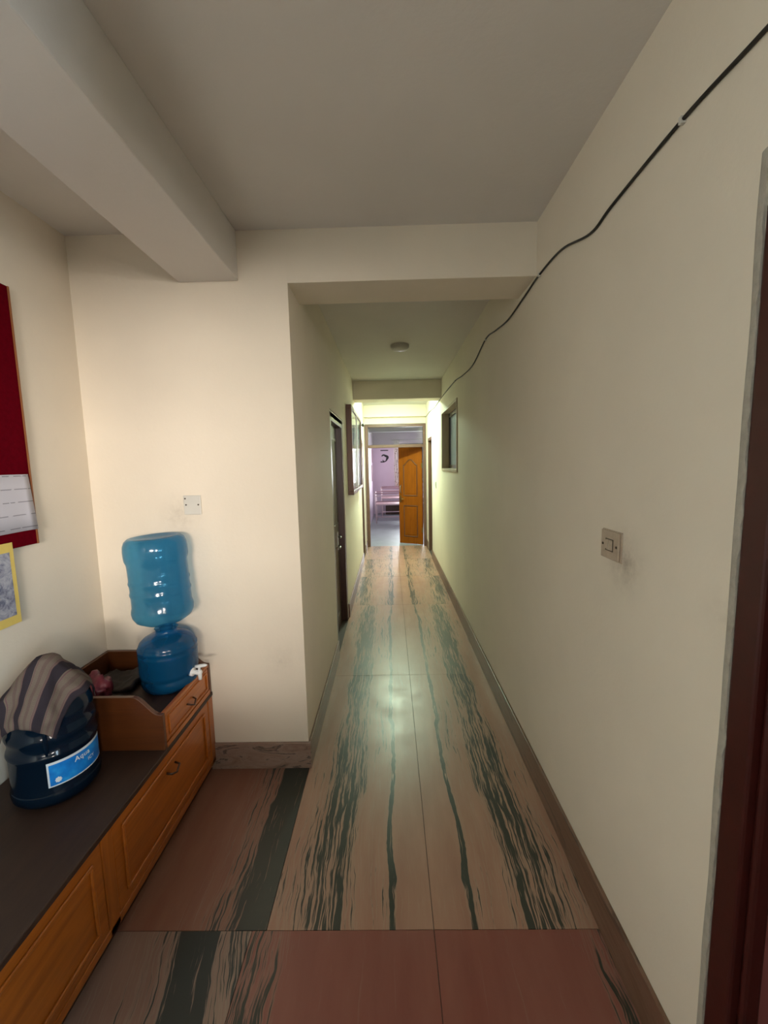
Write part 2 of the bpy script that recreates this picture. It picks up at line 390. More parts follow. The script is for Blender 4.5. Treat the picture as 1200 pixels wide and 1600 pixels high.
for a, b in ((P, LD[0]-.005), (LD[1]+.005, LF[0]-.01), (LF[1]+.01, E-.02)): mb.box(L, L+ST, a, b, 0, SH)
base('baseboard_left', mb, 'brown marble skirting along the left corridor wall')
skf = stone('marble_skirting_front', (.26, .165, .12), (.34, .24, .19), (.085, .065, .055), (4, 4, 15))
tag(MB().box(-1.01, L+ST, P-ST, P, 0, SH).build('baseboard_center', skf, None, .003), 'grey veined marble skirting below the wall beside the bench', 'skirting', kind='structure')

# unseen windows placed behind the viewer for the daylight
def window_unit(name, axis, t0, t1, u0, u1, v0, v1, label, mat='frame_wood', pane='open_glass', wd=.05):
    ctr = {'x': ((t0+t1)/2, (u0+u1)/2, v0), 'y': ((u0+u1)/2, (t0+t1)/2, v0)}[axis]
    t = thing(name, label, 'window', ctr, kind='structure')
    MB().frame(axis, t0, t1, u0, u1, v0, v1, wd).build('window_frame', mat, t, .003)
    um = (u0+u1)/2; mt = (t0+t1)/2
    mb = MB()
    mb.box(t0, t1, um-.02, um+.02, v0+wd, v1-wd) if axis == 'x' else mb.box(um-.02, um+.02, t0, t1, v0+wd, v1-wd)
    mb.build('mullion', mat, t)
    for a, b in ((u0+wd, um-.02), (um+.02, u1-wd)):
        mb = MB()
        mb.box(mt-.002, mt+.002, a, b, v0+wd, v1-wd) if axis == 'x' else mb.box(a, b, mt-.002, mt+.002, v0+wd, v1-wd)
        mb.build('pane', pane, t)
    return t
window_unit('window_3', 'y', YB-.09, YB-.04, *BW, 'added high-silled window in the wall behind the viewer, shaping the daylight')
window_unit('window_2', 'x', R+.08, R+.13, *SW, 'daylit window in the right wall behind the viewer')

# small window in the right corridor wall: deep wooden lining, dark sash, frosted pane
t = thing('window_1', 'small recessed window with brown lining and frosted pane in the right wall', 'window', (R, (WR[0]+WR[1])/2, WR[2]), kind='structure')
a, b, c, d = WR
mb = MB(); mb.frame('x', R-.012, R+.085, a, b, c, d, .028); mb.build('window_frame', 'lining', t, .003)
mb = MB(); mb.frame('x', R+.085, R+.125, a+.001, b-.001, c+.001, d-.001, .075); sash = mb.build('sash', 'dark_door', t, .003)
MB().box(R+.100, R+.106, a+.07, b-.07, c+.07, d-.07).build('pane', 'frosted', sash)

# ------------------------------------------------------------------ near right door
t = thing('door_1', 'maroon framed door at the right edge nearest the viewer', 'door', (R, .85, 0), kind='structure')
y0, y1, z1 = ND[0], ND[1], ND[3]
def door_frame(mb, xf, xb, y0, y1, z1, wd):
    mb.box(xf, xb, y1-wd, y1, 0, z1).box(xf, xb, y0, y0+wd, 0, z1).box(xf, xb, y0+wd, y1-wd, z1-wd, z1); return mb
door_frame(MB(), R-.005, R+.10, y0, y1, z1, .062).build('door_frame', 'maroon', t, .006)
door_frame(MB(), R+.012, R+.05, y0+.062, y1-.062, z1-.062, .018).build('stop_bead', 'maroon', t, .008)
leaf = MB().box(R+.046, R+.085, y0+.064, y1-.064, .01, z1-.064).build('door_leaf', 'maroon_leaf', t, .003)
MB().frame('x', R+.040, R+.047, y0+.18, y1-.18, .2, .95, .03).build('raised_panel', 'maroon_leaf', leaf, .004)
MB().frame('x', R+.040, R+.047, y0+.18, y1-.18, 1.1, 1.95, .03).build('raised_panel', 'maroon_leaf', leaf, .004)
# ragged plaster edge beside that frame
mb = MB(); bm = mb.bm; n = 90; prev = None
for i in range(n+1):
    z = .15+(z1-.05)*i/n
    yo = y1+.004-.010*abs(mnoise.noise(Vector((0, 0, z*14))))-.004*random.random()
    yi = y1+.022+.004*mnoise.noise(Vector((3, 0, z*5)))
    v = [bm.verts.new((R-.001, yi, z)), bm.verts.new((R-.0045, yi-.006, z)), bm.verts.new((R-.0062, yo+.004, z)), bm.verts.new((R-.0062, yo, z)), bm.verts.new((R-.001, yo, z))]
    if prev:
        for k in range(4): bm.faces.new((prev[k], prev[k+1], v[k+1], v[k]))
    prev = v
mb.build('plaster_edge', 'plaster', wall_right)

# ------------------------------------------------------------------ corridor side doors
def recess_door(name, side, xw, y0, y1, z1, label, dark, frame_mat, wd=.05):
    s = -1 if side == 'left' else 1
    t = thing(name, label, 'door', (xw, (y0+y1)/2, 0), kind='structure')
    def bx(mb, a, b, *r): return mb.box(min(xw+s*a, xw+s*b), max(xw+s*a, xw+s*b), *r)
    mb = MB(); bx(mb, .004, .10, y1-wd, y1, 0, z1); bx(mb, .004, .10, y0, y0+wd, 0, z1); bx(mb, .004, .10, y0+wd, y1-wd, z1-wd, z1)
    mb.build('door_frame', frame_mat, t, .004)
    leaf = bx(MB(), .062, .10, y0+wd, y1-wd, .004, z1-wd).build('door_leaf', dark, t, .003)
    for za, zb in ((.15, .85), (1.05, z1-.2)):
        mb = MB(); mb.frame('x', min(xw+s*.056, xw+s*.063), max(xw+s*.056, xw+s*.063), y0+.17, y1-.17, za, zb, .025)
        mb.build('panel_moulding', dark, leaf, .003)
    return t, leaf
t, leaf = recess_door('door_2', 'left', L, *LD[:2], LD[3], 'dark brown recessed door in the left corridor wall before the notice board', 'dark_door', 'dark_door', .085)
mb = MB(); mb.tube([(L-.062, 4.13, .93), (L-.03, 4.13, .93), (L-.028, 4.06, .93)], .009); mb.tube([(L-.062, 4.13, .85), (L-.035, 4.12, .83), (L-.03, 4.02, .83)], .008)
mb.build('handle', 'steel', leaf, smooth=True)
MB().box(L-.063, L-.055, 4.10, 4.16, .80, .98).build('lock_plate', 'steel', leaf)
mb = MB(); mb.box(L-.035, L-.004, LD[0]+.02, LD[1]-.02, LD[3]-.055, LD[3]-.012).build('head_strip', 'plaster', t, .003)
recess_door('door_3', 'left', L, *LF[:2], LF[3], 'narrow brown framed door on the left beside the end doorway', 'dark_door', 'frame_wood')
recess_door('door_4', 'right', R, *FD[:2], FD[3], 'narrow brown framed door on the right beside the end doorway', 'dark_door', 'frame_wood')

# ------------------------------------------------------------------ end doorway with transom and open leaf
t = thing('door_5', 'brown end doorway with glazed transom and one amber leaf ajar', 'door', (.125, E, 0), kind='structure')
xa, xb, zt, zr0, zr1 = -.467, .716, 2.415, 1.962, 2.020
mb = MB(); mb.box(xa, xa+.060, E-.012, E+.10, 0, zt); mb.box(xb-.052, xb, E-.012, E+.10, 0, zt); mb.box(xa+.06, xb-.052, E-.012, E+.10, zt-.055, zt)
mb.build('door_frame', 'frame_wood', t, .004)
MB().box(xa+.06, xb-.052, E-.012, E+.10, zr0, zr1).build('transom_rail', 'frame_wood', t, .004)
MB().box(xa+.06, xb-.052, E+.045, E+.050, zr1, zt-.055).build('transom_pane', 'glass', t)
lf = bpy.data.objects.new('door_leaf', None)
LW = .530; ang = math.atan2(8.57-(E+.128), .262-.655)      # opens into the far room
bm_loc = Vector((.655, E+.128, 0))
rotm = Matrix.Rotation(ang, 4, 'Z')
def leaf_part(mb, name, mat, parent, bev=0, smooth=False):
    bmesh.ops.transform(mb.bm, matrix=Matrix.Translation(bm_loc) @ rotm, verts=mb.bm.verts)
    return mb.build(name, mat, parent, bev, smooth)
HL = zr0+.012
leaf = leaf_part(MB().box(0, LW, -.018, .018, .003, HL), 'door_leaf', 'door_wood', t, .003)
bpy.data.objects.remove(lf)
# after rotation local +y is the corridor-facing side
for (za, zb, arch) in ((.14, .80, False), (.98, 1.72, True)):
    u0, u1 = .10, LW-.10
    out = [(u0, za), (u1, za)]
    if arch:
        for i in range(13):
            q = i/12; out.append((u1+(u0-u1)*q, zb-.10+.12*(.5-.5*math.cos(2*math.pi*q))**.8))
    else: out += [(u1, zb), (u0, zb)]
    def inset(pts, dd):
        cxm = sum(p[0] for p in pts)/len(pts); cz = (za+zb)/2
        return [(cxm+(p[0]-cxm)*(1-dd/.16), cz+(p[1]-cz)*(1-dd/((zb-za)/2))) for p in pts]
    inn = inset(out, .028)
    mb = MB(); bm = mb.bm; n = len(out)
    vo = [bm.verts.new((u, .017, v)) for u, v in out]; vm = [bm.verts.new((u, .027, v)) for u, v in inset(out, .012)]; vi = [bm.verts.new((u, .018, v)) for u, v in inn]
    for i in range(n):
        j = (i+1) % n; bm.faces.new((vo[i], vo[j], vm[j], vm[i])); bm.faces.new((vm[i], vm[j], vi[j], vi[i]))
    leaf_part(mb, 'panel_moulding', 'door_groove_shade', leaf)
    leaf_part(MB().prism(inset(out, .055), 'y', .018, .024), 'raised_panel', 'door_wood', leaf, .004)
leaf_part(MB().box(LW-.055, LW-.015, .018, .026, .86, 1.00), 'lock_plate', 'brass', leaf, .002)
leaf_part(MB().tube([(LW-.035, .018, .93), (LW-.035, .06, .93), (LW-.13, .065, .93)], .010), 'lever_handle', 'brass', leaf, smooth=True)
leaf_part(MB().tube([(LW-.05, .018, 1.05), (LW-.05, .05, 1.07), (LW-.05, .055, 1.13), (LW-.05, .05, 1.19), (LW-.05, .018, 1.21)], .008), 'pull_handle', 'steel', leaf, smooth=True)
leaf_part(MB().box(-.01, .02, .010, .022, 1.55, 1.65), 'hinge', 'brass', leaf)
leaf_part(MB().box(-.01, .02, .010, .022, .25, .35), 'hinge', 'brass', leaf)

# ------------------------------------------------------------------ far room beyond the doorway
struct('floor_far_room', MB().box(FXL-.1, FXR+.1, E+.06, FZ1+.1, -.12, -.002), 'far_floor', 'grey cement floor of the lilac room beyond the doorway', 'floor')
struct('ceiling_far_room', MB().box(FXL-.1, FXR+.1, FZ0-.1, FZ1+.1, ZC+.001, ZC+.12), 'ceil', 'pale ceiling of the lilac room beyond the doorway', 'ceiling')
struct('wall_far_room_left', MB().box(FXL-.1, FXL, FZ0, FZ1, 0, ZC), 'lilac', 'lilac left wall of the room beyond the doorway', 'wall')
struct('wall_far_room_right', MB().box(FXR, FXR+.1, FZ0-.1, FZ1, 0, ZC), 'lilac', 'lilac right wall of the room beyond the doorway', 'wall')
struct('wall_far_room_front', MB().box(R, FXR, FZ0-.005, FZ0+.1, 0, ZC), 'lilac', 'lilac wall beside the doorway inside the far room', 'wall')
FW = (.22, 2.05, 1.0, 2.30)
struct('wall_far_room_back', wall_y(FZ1, FZ1+.12, FXL-.1, FXR+.1, 0, ZC, [FW]), 'lilac', 'lilac back wall of the room beyond the doorway', 'wall')
window_unit('window_4', 'y', FZ1+.03, FZ1+.08, *FW, 'bright curtained window of the lilac room beyond the doorway')
struct('trim_5', MB().box(FXL, FXR, 11.2, 11.45, 2.50, ZC), 'ceil', 'ceiling beam of the lilac room seen through the transom', 'beam')

# patterned curtain, pulled to the left of the far window
m, nt, bs = new_mat('patterned_curtain_cloth'); M['curtain'] = m
vz = node(nt, 'ShaderNodeTexVoronoi'); vz.inputs['Scale'].default_value = 14; lnk(nt, objc(nt), vz.inputs['Vector'])
lnk(nt, ramp(nt, math_n(nt, 'ADD', vz.outputs['Distance'], math_n(nt, 'MULTIPLY', noise_t(nt, objc(nt), 22, 4), .5)), [(.40, (.30, .20, .14)), (.62, (.85, .80, .74))]), bs.inputs['Base Color'])
bs.inputs['Roughness'].default_value = .9
def curtain(x0, x1, label):
    mb = MB(); bm = mb.bm; nx, nz = 44, 14; g = []
    for i in range(nx+1):
        row = []
        for k in range(nz+1):
            u = i/nx; z = .88+1.52*k/nz
            row.append(bm.verts.new((x0+(x1-x0)*u+.006*math.sin(k*.9+i), FZ1-.07+.03*math.sin(u*30)*(1-.25*k/nz), z)))
        g.append(row)
    for i in range(nx):
        for k in range(nz): bm.faces.new((g[i][k], g[i+1][k], g[i+1][k+1], g[i][k+1]))
    o = mb.build('window_curtain', 'curtain', smooth=True); sdm = o.modifiers.new('thick', 'SOLIDIFY'); sdm.thickness = .004
    tag(o, label, 'curtain')
curtain(.16, .345, 'white patterned curtain gathered at the far room window')
rod = thing('curtain_rod', 'thin metal curtain rod above the far room window', 'curtain rod', (1.15, FZ1-.07, 2.42))
MB().tube([(.05, FZ1-.07, 2.415), (2.2, FZ1-.07, 2.415)], .010).build('rod', 'steel', rod, smooth=True)
for x in (.08, 2.17): MB().box(x-.01, x+.01, FZ1-.08, FZ1, 2.40, 2.43).build('bracket', 'steel', rod)

# black decal on the far lilac wall: a bar above a hooked stroke
t = thing('wall_decal', 'black hooked emblem with a bar above on the lilac back wall', 'wall decal', (-.15, FZ1, 1.70))
MB().box(-.285, -.030, FZ1-.006, FZ1, 2.075, 2.105).build('bar', 'black', t)
pts_o, pts_i = [], []
for i in range(25):
    a_ = math.radians(150-285*i/24); ro = .125+.012*math.sin(i*.7); th = .030+.055*math.sin(math.pi*min(1, i/20))
    pts_o.append((-.150+ro*math.cos(a_), 1.845+ro*math.sin(a_)*.95)); pts_i.append((-.150+(ro-th)*math.cos(a_), 1.845+(ro-th)*math.sin(a_)*.95))
mb = MB(); bm = mb.bm
A_ = [[bm.verts.new((x, FZ1-.006, z)) for x, z in q] for q in (pts_o, pts_i)]; B_ = [[bm.verts.new((x, FZ1, z)) for x, z in q] for q in (pts_o, pts_i)]
for i in range(24):
    bm.faces.new((A_[0][i], A_[0][i+1], A_[1][i+1], A_[1][i])); bm.faces.new((A_[0][i], A_[0][i+1], B_[0][i+1], B_[0][i])); bm.faces.new((A_[1][i], A_[1][i+1], B_[1][i+1], B_[1][i]))
mb.build('hooked_stroke', 'black', t)
MB().box(-.29, -.16, FZ1-.006, FZ1, 1.70, 1.735).build('lower_bar', 'black', t)

# narrow maroon strips hanging on the far room's left wall
for k, (ya, za, zb) in enumerate(((13.25, 1.70, 2.12), (12.9, 1.13, 1.62))):
    mb = MB(); bm = mb.bm; g = []
    for i in range(9):
        u = i/8; g.append([bm.verts.new((FXL+.012+.008*math.sin(u*9), ya-.13+.26*u, z)) for z in (za, (za+zb)/2, zb)])
    for i in range(8):
        for j in range(2): bm.faces.new((g[i][j], g[i+1][j], g[i+1][j+1], g[i][j+1]))
    o = mb.build('hanging_strip', 'rail_metal', smooth=True); o.modifiers.new('thick', 'SOLIDIFY').thickness = .006
    tag(o, ('upper dark cloth strip hanging on the far room left wall', 'lower dark cloth strip hanging on the far room left wall')[k], 'cloth strip')

# tubular metal furniture frames in the far room
def metal_frame(x0, x1, y0, y1, h, label, mat_leg, mat_rail):
    t = thing('metal_frame', label, 'metal frame', (x0, y0, 0))
    for x, lean in ((x0, .03), (x1, -.03)):
        for y in (y0, y1): MB().tube([(x+lean, y, 0), (x, y, h)], .017).build('leg', mat_leg, t, smooth=True)
    for z, mt in ((h-.01, mat_rail), (h-.085, mat_leg), (h-.24, mat_rail), (h-.33, mat_leg), (.18, mat_leg)):
        MB().tube([(x0, y0, z), (x1, y0, z)], .014).build('cross_rail', mt, t, smooth=True)
    for z in (h-.01, h-.33): MB().tube([(x0, y1, z), (x1, y1, z)], .014).build('cross_rail', mat_rail, t, smooth=True)
    for x in (x0, x1): MB().tube([(x, y0, h-.01), (x, y1, h-.01)], .014).build('side_rail', mat_rail, t, smooth=True)
    MB().box(x0+.02, x1-.02, y0+.03, y1-.03, h-.33, h-.312).build('seat_board', mat_rail, t)
metal_frame(-.42, .95, 11.5, 12.3, .85, 'pale pink tubular metal frame nearest the doorway in the lilac room', 'pink_metal', 'rail_metal')
metal_frame(-.27, 1.1, 12.75, 13.5, .92, 'second tubular metal frame standing behind against the lilac back wall', 'pink_metal', 'rail_metal')
o = MB().box(-.15, .9, 13.52, 13.75, 0, .30).build('dark_block', 'dark_door', None, .01); tag(o, 'low dark trunk on the floor behind the metal frames', 'block')  # plain dark block put where the floor is dark under the frames

# ------------------------------------------------------------------ storage bench with raised drawer box
XF, BY0, ZB, YR = -.985, -.70, .450, 1.640
t = thing('storage_bench', 'long orange wooden storage bench with dark top along the left wall', 'bench', (W, BY0, 0))
MB().box(W+.004, XF-.030, BY0, P-.016, .0, .055).build('plinth', 'dark_door', t)
MB().box(W+.004, XF-.018, BY0, P-.004, .055, ZB-.022).build('carcass', 'orange_wood', t)
MB().box(W+.003, XF+.004, BY0, P-.004, ZB-.022, ZB).build('bench_top', 'dark_top', t, .004)
posts = [-.66, .30, 1.262, P-.030]
for y in posts: MB().box(XF-.018, XF, y-.026, y+.026, .055, ZB-.022).build('post', 'orange_wood_z', t, .003)
MB().box(XF-.018, XF, BY0, P-.004, .055, .085).build('bottom_rail', 'orange_wood', t, .003)
for a, b in zip(posts, posts[1:]):
    d0, d1 = a+.029, b-.029
    dr = MB().box(XF-.017, XF-.003, d0, d1, .088, ZB-.026).build('door', 'orange_wood', t, .003)
    MB().frame('x', XF-.003, XF+.006, d0+.045, d1-.045, .125, ZB-.062, .013).build('panel_moulding', 'orange_wood', dr, .004)
    yk = (d0+d1)/2 if b > 2 else d0+.5*(d1-d0)
    MB().tube([(XF-.002, yk-.035, .345), (XF+.020, yk-.032, .34), (XF+.024, yk, .325), (XF+.020, yk+.032, .34), (XF-.002, yk+.035, .345)], .0045).build('handle', 'dark_door', dr, smooth=True)
# raised box: cheeks with a swept-down front corner, back board, tray, drawer
ZT = .585
t = thing('drawer_box', 'red-brown wooden drawer box with raised sides at the far end of the bench', 'drawer box', (W, YR, ZB))
prof = [(XF, ZB), (XF, .612)]
for i in range(9):
    q = i/8; prof.append((XF-.012-.11*q, .612+.08*(.5-.5*math.cos(math.pi*q))))
prof += [(W+.004, .692), (W+.004, ZB)]
MB().prism(prof, 'y', YR, YR+.020).build('side_cheek', 'red_wood', t, .003)
MB().prism([(x, z) for x, z in prof], 'y', P-.026, P-.004).build('side_cheek', 'red_wood', t, .003)
MB().box(W+.004, W+.022, YR+.020, P-.026, ZB, .692).build('back_board', 'red_wood', t, .003)
MB().box(W+.022, XF-.018, YR+.020, P-.026, ZT-.018, ZT).build('tray', 'dark_top', t)
MB().box(XF-.018, XF, YR+.020, P-.026, ZB, ZB+.022).build('drawer_rail', 'orange_wood', t)
MB().box(XF-.018, XF, YR+.020, P-.026, .597, .612).build('drawer_rail', 'orange_wood', t, .002)
dr = MB().box(XF-.016, XF-.002, YR+.024, P-.030, ZB+.025, .594).build('drawer', 'orange_wood', t, .003)
MB().frame('x', XF-.002, XF+.004, YR+.045, P-.052, ZB+.038, .582, .008).build('drawer_moulding', 'orange_wood', dr, .003)
ym = (YR+P)/2
MB().tube([(XF-.002, ym-.030, .535), (XF+.016, ym-.026, .53), (XF+.02, ym, .515), (XF+.016, ym+.026, .53), (XF-.002, ym+.030, .535)], .004).build('handle', 'dark_door', dr, smooth=True)

# ------------------------------------------------------------------ water dispenser + inverted bottle
DX, DY = -1.110, 1.945
t = thing('water_dispenser', 'blue plastic bottle-shaped water dispenser with white tap on the raised box', 'dispenser', (DX, DY, ZT))
pr = [(0, 0), (.095, 0), (.116, .008), (.126, .028), (.127, .050), (.123, .058), (.123, .066), (.130, .074), (.132, .090), (.132, .170), (.133, .182), (.128, .190), (.133, .198), (.133, .208), (.128, .214), (.127, .220), (.122, .232), (.106, .248), (.080, .262), (.058, .269), (.050, .274), (.048, .290), (.053, .296)]
MB().lathe(pr, 48).build('body', 'bottle_low', t, smooth=True, local=True)
wp = [(0, .006), (.110, .010), (.121, .030), (.120, .060), (.126, .080), (.127, .165), (.122, .190), (.122, .196), (0, .196)]
MB().lathe(wp, 40).build('water', 'water', t, smooth=False, local=True)
tap_a = math.radians(-12); ca, sa = math.cos(tap_a), math.sin(tap_a)
def tp(r, z, s=0): return (r*ca-s*sa, r*sa+s*ca, z)
tap = MB().tube([tp(.120, .075), tp(.134, .075), tp(.1345, .075), tp(.150, .075), tp(.176, .075), tp(.177, .075)], [.020, .020, .011, .011, .012, .006], 14).build('tap', 'tap_white', t, smooth=True, local=True)
MB().tube([tp(.168, .085), tp(.169, .060), tp(.170, .040)], [.011, .0095, .008], 12).build('spout', 'tap_white', tap, smooth=True, local=True)
MB().tube([tp(.168, .083), tp(.168, .100), tp(.169, .104)], .006, 10).build('stem', 'tap_white', tap, smooth=True, local=True)
MB().tube([tp(.150, .106, -.004), tp(.168, .108), tp(.195, .112, .006), tp(.207, .113, .008)], [.007, .009, .008, .004], 10).build('lever', 'tap_white', tap, smooth=True, local=True)

t = thing('water_bottle', 'translucent blue bottle standing upside down on the dispenser', 'bottle', (DX, DY, ZT+.272), (0, math.radians(-2.6), 0))
pr = [(.026, .0), (.028, .012), (.030, .028), (.048, .038), (.090, .052), (.122, .070), (.134, .090), (.137, .108), (.135, .122), (.131, .132)]
for zc_ in (.190, .238): pr += [(.130, zc_-.020), (.1305, zc_-.010), (.1335, zc_-.003), (.1335, zc_+.003), (.1305, zc_+.010), (.130, zc_+.020)]
pr += [(.130, .300), (.1305, .318), (.1335, .326), (.1375, .338), (.1385, .356), (.1385, .376), (.136, .398), (.128, .416), (.114, .427), (.100, .428), (.085, .421), (0, .418)]
pr = [(r_, z_*1.11) for r_, z_ in pr]
MB().lathe(pr, 52).build('body', 'bottle_up', t, smooth=True, local=True)

# ------------------------------------------------------------------ full bottle on the bench, with label, under a striped cloth
BX, BYc = -1.295, 1.452
t = thing('large_water_bottle', 'dark blue full water bottle with a bright blue label on the bench', 'bottle', (BX, BYc, ZB))
pr = [(0, .012), (.085, .010), (.100, 0), (.122, .006), (.136, .024), (.139, .045), (.136, .056), (.1345, .060), (.1345, .180), (.137, .185), (.1395, .193), (.137, .202), (.132, .208), (.132, .236), (.136, .246), (.139, .258), (.136, .270), (.132, .278), (.131, .300), (.134, .316), (.128, .345), (.106, .382), (.072, .410), (.045, .424), (.031, .436), (.029, .470), (.033, .474), (.033, .500), (0, .503)]
body = MB().lathe(pr, 56).build('body', 'bottle_dark', t, smooth=True, local=True)
# vertical grip ridge
MB().tube([(.135*math.cos(-1.02), .135*math.sin(-1.02), z_) for z_ in (.205, .215, .24, .262, .275, .30, .315)], [.003, .006, .007, .008, .007, .006, .003], 8).build('grip_ridge', 'bottle_dark', t, smooth=True, local=True)
# wrapped label
m, nt, bs = new_mat('label_blue'); M['label'] = m
lnk(nt, ramp(nt, noise_t(nt, objc(nt), 16, 4, .6), [(.35, (.005, .16, .60)), (.55, (.008, .25, .78)), (.75, (.03, .42, .92))]), bs.inputs['Base Color']); bs.inputs['Roughness'].default_value = .3
M['label_white'] = simple('label_white', (.75, .84, .90), .35, var=.02)
A0, A1, Z0, Z1 = math.radians(-61), math.radians(30), .084, .176
def wrap(u, v, r): a_ = A0+(A1-A0)*u; return (r*math.cos(a_), r*math.sin(a_), Z0+(Z1-Z0)*v)
def patch(u0, u1, v0, v1, r, mat, name, parent, n=26):
    mb = MB(); bm = mb.bm; g = [[bm.verts.new(wrap(u0+(u1-u0)*i/n, v, r)) for v in (v0, v1)] for i in range(n+1)]
    for i in range(n): bm.faces.new((g[i][0], g[i+1][0], g[i+1][1], g[i][1]))
    return mb.build(name, mat, parent, smooth=True, local=True)
lab = patch(0, 1, 0, 1, .1353, 'label_white', 'label', t); lab['label'] = 'white-bordered bright blue paper label'
patch(.028, .985, .05, .90, .1357, 'label', 'label_print', lab)
LABW = .1357*(A1-A0)
def wrap_text(txt, u, v, size, name, shear=.0):
    cu = bpy.data.curves.new('t', 'FONT'); cu.body = txt; cu.size = size; cu.shear = shear; cu.extrude = 0; cu.offset = .0004; cu.space_character = 1.08; cu.resolution_u = 3
    o = bpy.data.objects.new('t', cu); C.objects.link(o); dg = bpy.context.evaluated_depsgraph_get(); me = bpy.data.meshes.new_from_object(o.evaluated_get(dg))
    bpy.data.objects.remove(o)
    for vv in me.vertices:
        x, y = vv.co.x, vv.co.y; vv.co = wrap(u+x/LABW, v+y/(Z1-Z0), .1362)
    o = bpy.data.objects.new(name, me); C.objects.link(o); me.materials.append(M['label_white']); o.parent = lab
wrap_text('Aqua', .38, .62, .026, 'lettering')
wrap_text('ICY', .60, .33, .018, 'lettering')
mb = MB(); bm = mb.bm; ctr = bm.verts.new(wrap(.14, .24, .1362)); ring = []
for i in range(16):
    rr = (.011, .0085)[i % 2]; a_ = 2*math.pi*i/16; ring.append(bm.verts.new(wrap(.14+rr*math.cos(a_)/LABW, .24+rr*math.sin(a_)/(Z1-Z0), .1362)))
for i in range(16): bm.faces.new((ctr, ring[i], ring[(i+1) % 16]))
mb.build('round_seal', 'label_white', lab, local=True)

# striped cloth draped over it
m, nt, bs = new_mat('striped_cloth'); M['cloth'] = m
uvn = node(nt, 'ShaderNodeUVMap'); uvn.uv_map = 'UVMap'; sx = node(nt, 'ShaderNodeSeparateXYZ'); lnk(nt, uvn.outputs[0], sx.inputs[0])
fr = math_n(nt, 'FRACT', math_n(nt, 'MULTIPLY', sx.outputs[0], 4.2))
DK, BG_, PK = (.034, .028, .037), (.17, .138, .112), (.15, .085, .09)
c = ramp(nt, fr, [(0, DK), (.36, DK), (.365, BG_), (.40, PK), (.43, BG_), (.60, (.145, .105, .092)), (.72, BG_), (.90, PK), (.93, BG_), (.96, PK), (.985, DK)], 'CONSTANT')
wv = noise_t(nt, uvn.outputs[0], 160, 2, .5)
lnk(nt, mix_c(nt, ramp(nt, wv, [(.3, 0.0), (.8, .35)]), c, (.05, .045, .05)), bs.inputs['Base Color']); bs.inputs['Roughness'].default_value = .95; bs.inputs['Specular IOR Level'].default_value = .1
bump(nt, bs, wv, .25, .002)
prof = [(0, .524), (.030, .518), (.046, .500), (.070, .462), (.100, .418), (.126, .372), (.141, .335), (.1445, .30), (.1475, .26), (.1495, .22), (.152, .18), (.155, .12), (.158, .08)]
cum = [0]
for (r0, z0), (r1, z1_) in zip(prof, prof[1:]): cum.append(cum[-1]+math.hypot(r1-r0, z1_-z0))
def along(s):
    s = min(max(s, 0), cum[-1]-1e-6)
    for k in range(len(cum)-1):
        if s <= cum[k+1]:
            q = (s-cum[k])/(cum[k+1]-cum[k]); return tuple(prof[k][i]*(1-q)+prof[k+1][i]*q for i in (0, 1))
mb = MB(); bm = mb.bm; uvl = bm.loops.layers.uv.new('UVMap'); N = 64; HS = .205; th0 = math.radians(7); g = []; uvs = {}
for i in range(N+1):
    row = []
    for j in range(N+1):
        u, v = -.25+.44*i/N, -.24+.47*j/N
        u2, v2 = u, v-.012
        s = math.hypot(u2, v2); a_ = math.atan2(v2, u2)+th0
        r, z = along(s)
        fold = max(0, s-.05)
        r += .040*fold/.2*(.5+.5*math.sin(a_*5+1.1))*(1 if s < .18 else max(.25, 1-(s-.18)*8)) +   .008*mnoise.noise(Vector((u*18, v*22, 0)))
        z += .006*mnoise.noise(Vector((u*15, v*15, 4)))
        vt = bm.verts.new((r*math.cos(a_), r*math.sin(a_), z)); uvs[vt] = (i/N, j/N); row.append(vt)
    g.append(row)
for i in range(N):
    for j in range(N):
        f = bm.faces.new((g[i][j], g[i+1][j], g[i+1][j+1], g[i][j+1]))
        for lp in f.loops: lp[uvl].uv = uvs[lp.vert]
cl = mb.build('striped_cloth', 'cloth', None, smooth=True, local=True); cl.location = (BX, BYc, ZB)
cl.modifiers.new('thick', 'SOLIDIFY').thickness = .0025
tag(cl, 'grey and beige striped cloth draped over the dark blue bottle', 'cloth')

# ------------------------------------------------------------------ odds and ends in the tray
def lump(name, mat, loc, sc, seed, amp, label, cat, freq=9):
    mb = MB(); bmesh.ops.create_icosphere(mb.bm, subdivisions=4, radius=1)
    for v in mb.bm.verts:
        n_ = mnoise.noise(v.co*freq/4+Vector((seed, 0, 0)))+.5*mnoise.noise(v.co*freq/1.6+Vector((0, seed, 0)))
        v.co = v.co*(1+amp*n_); v.co = Vector((v.co.x*sc[0], v.co.y*sc[1], max(-.85, v.co.z)*sc[2]))
    zmin = min(v.co.z for v in mb.bm.verts)
    for v in mb.bm.verts: v.co.z -= zmin
    o = mb.build(name, mat, None, smooth=True, local=True); o.location = loc; return tag(o, label, cat)
lump('plastic_bag', 'bag', (-1.352, 1.755, ZT), (.066, .070, .075), 2.2, .45, 'crumpled maroon plastic bag in the corner of the raised tray', 'bag', 10)
mb = MB(); bm = mb.bm; g = []
for i in range(25):
    row = []
    for j in range(17):
        u, v = i/24, j/16
        row.append(bm.verts.new((-1.455+.19*u, 1.865+.19*v, ZT+.026+.012*math.sin(u*7+v*3)+.010*mnoise.noise(Vector((u*5, v*5, 1))))))
    g.append(row)
for i in range(24):
    for j in range(16): bm.faces.new((g[i][j], g[i+1][j], g[i+1][j+1], g[i][j+1]))
o = mb.build('folded_cloth', 'greycloth', None, smooth=True); sdm = o.modifiers.new('thick', 'SOLIDIFY'); sdm.thickness = .022; sdm.offset = -1
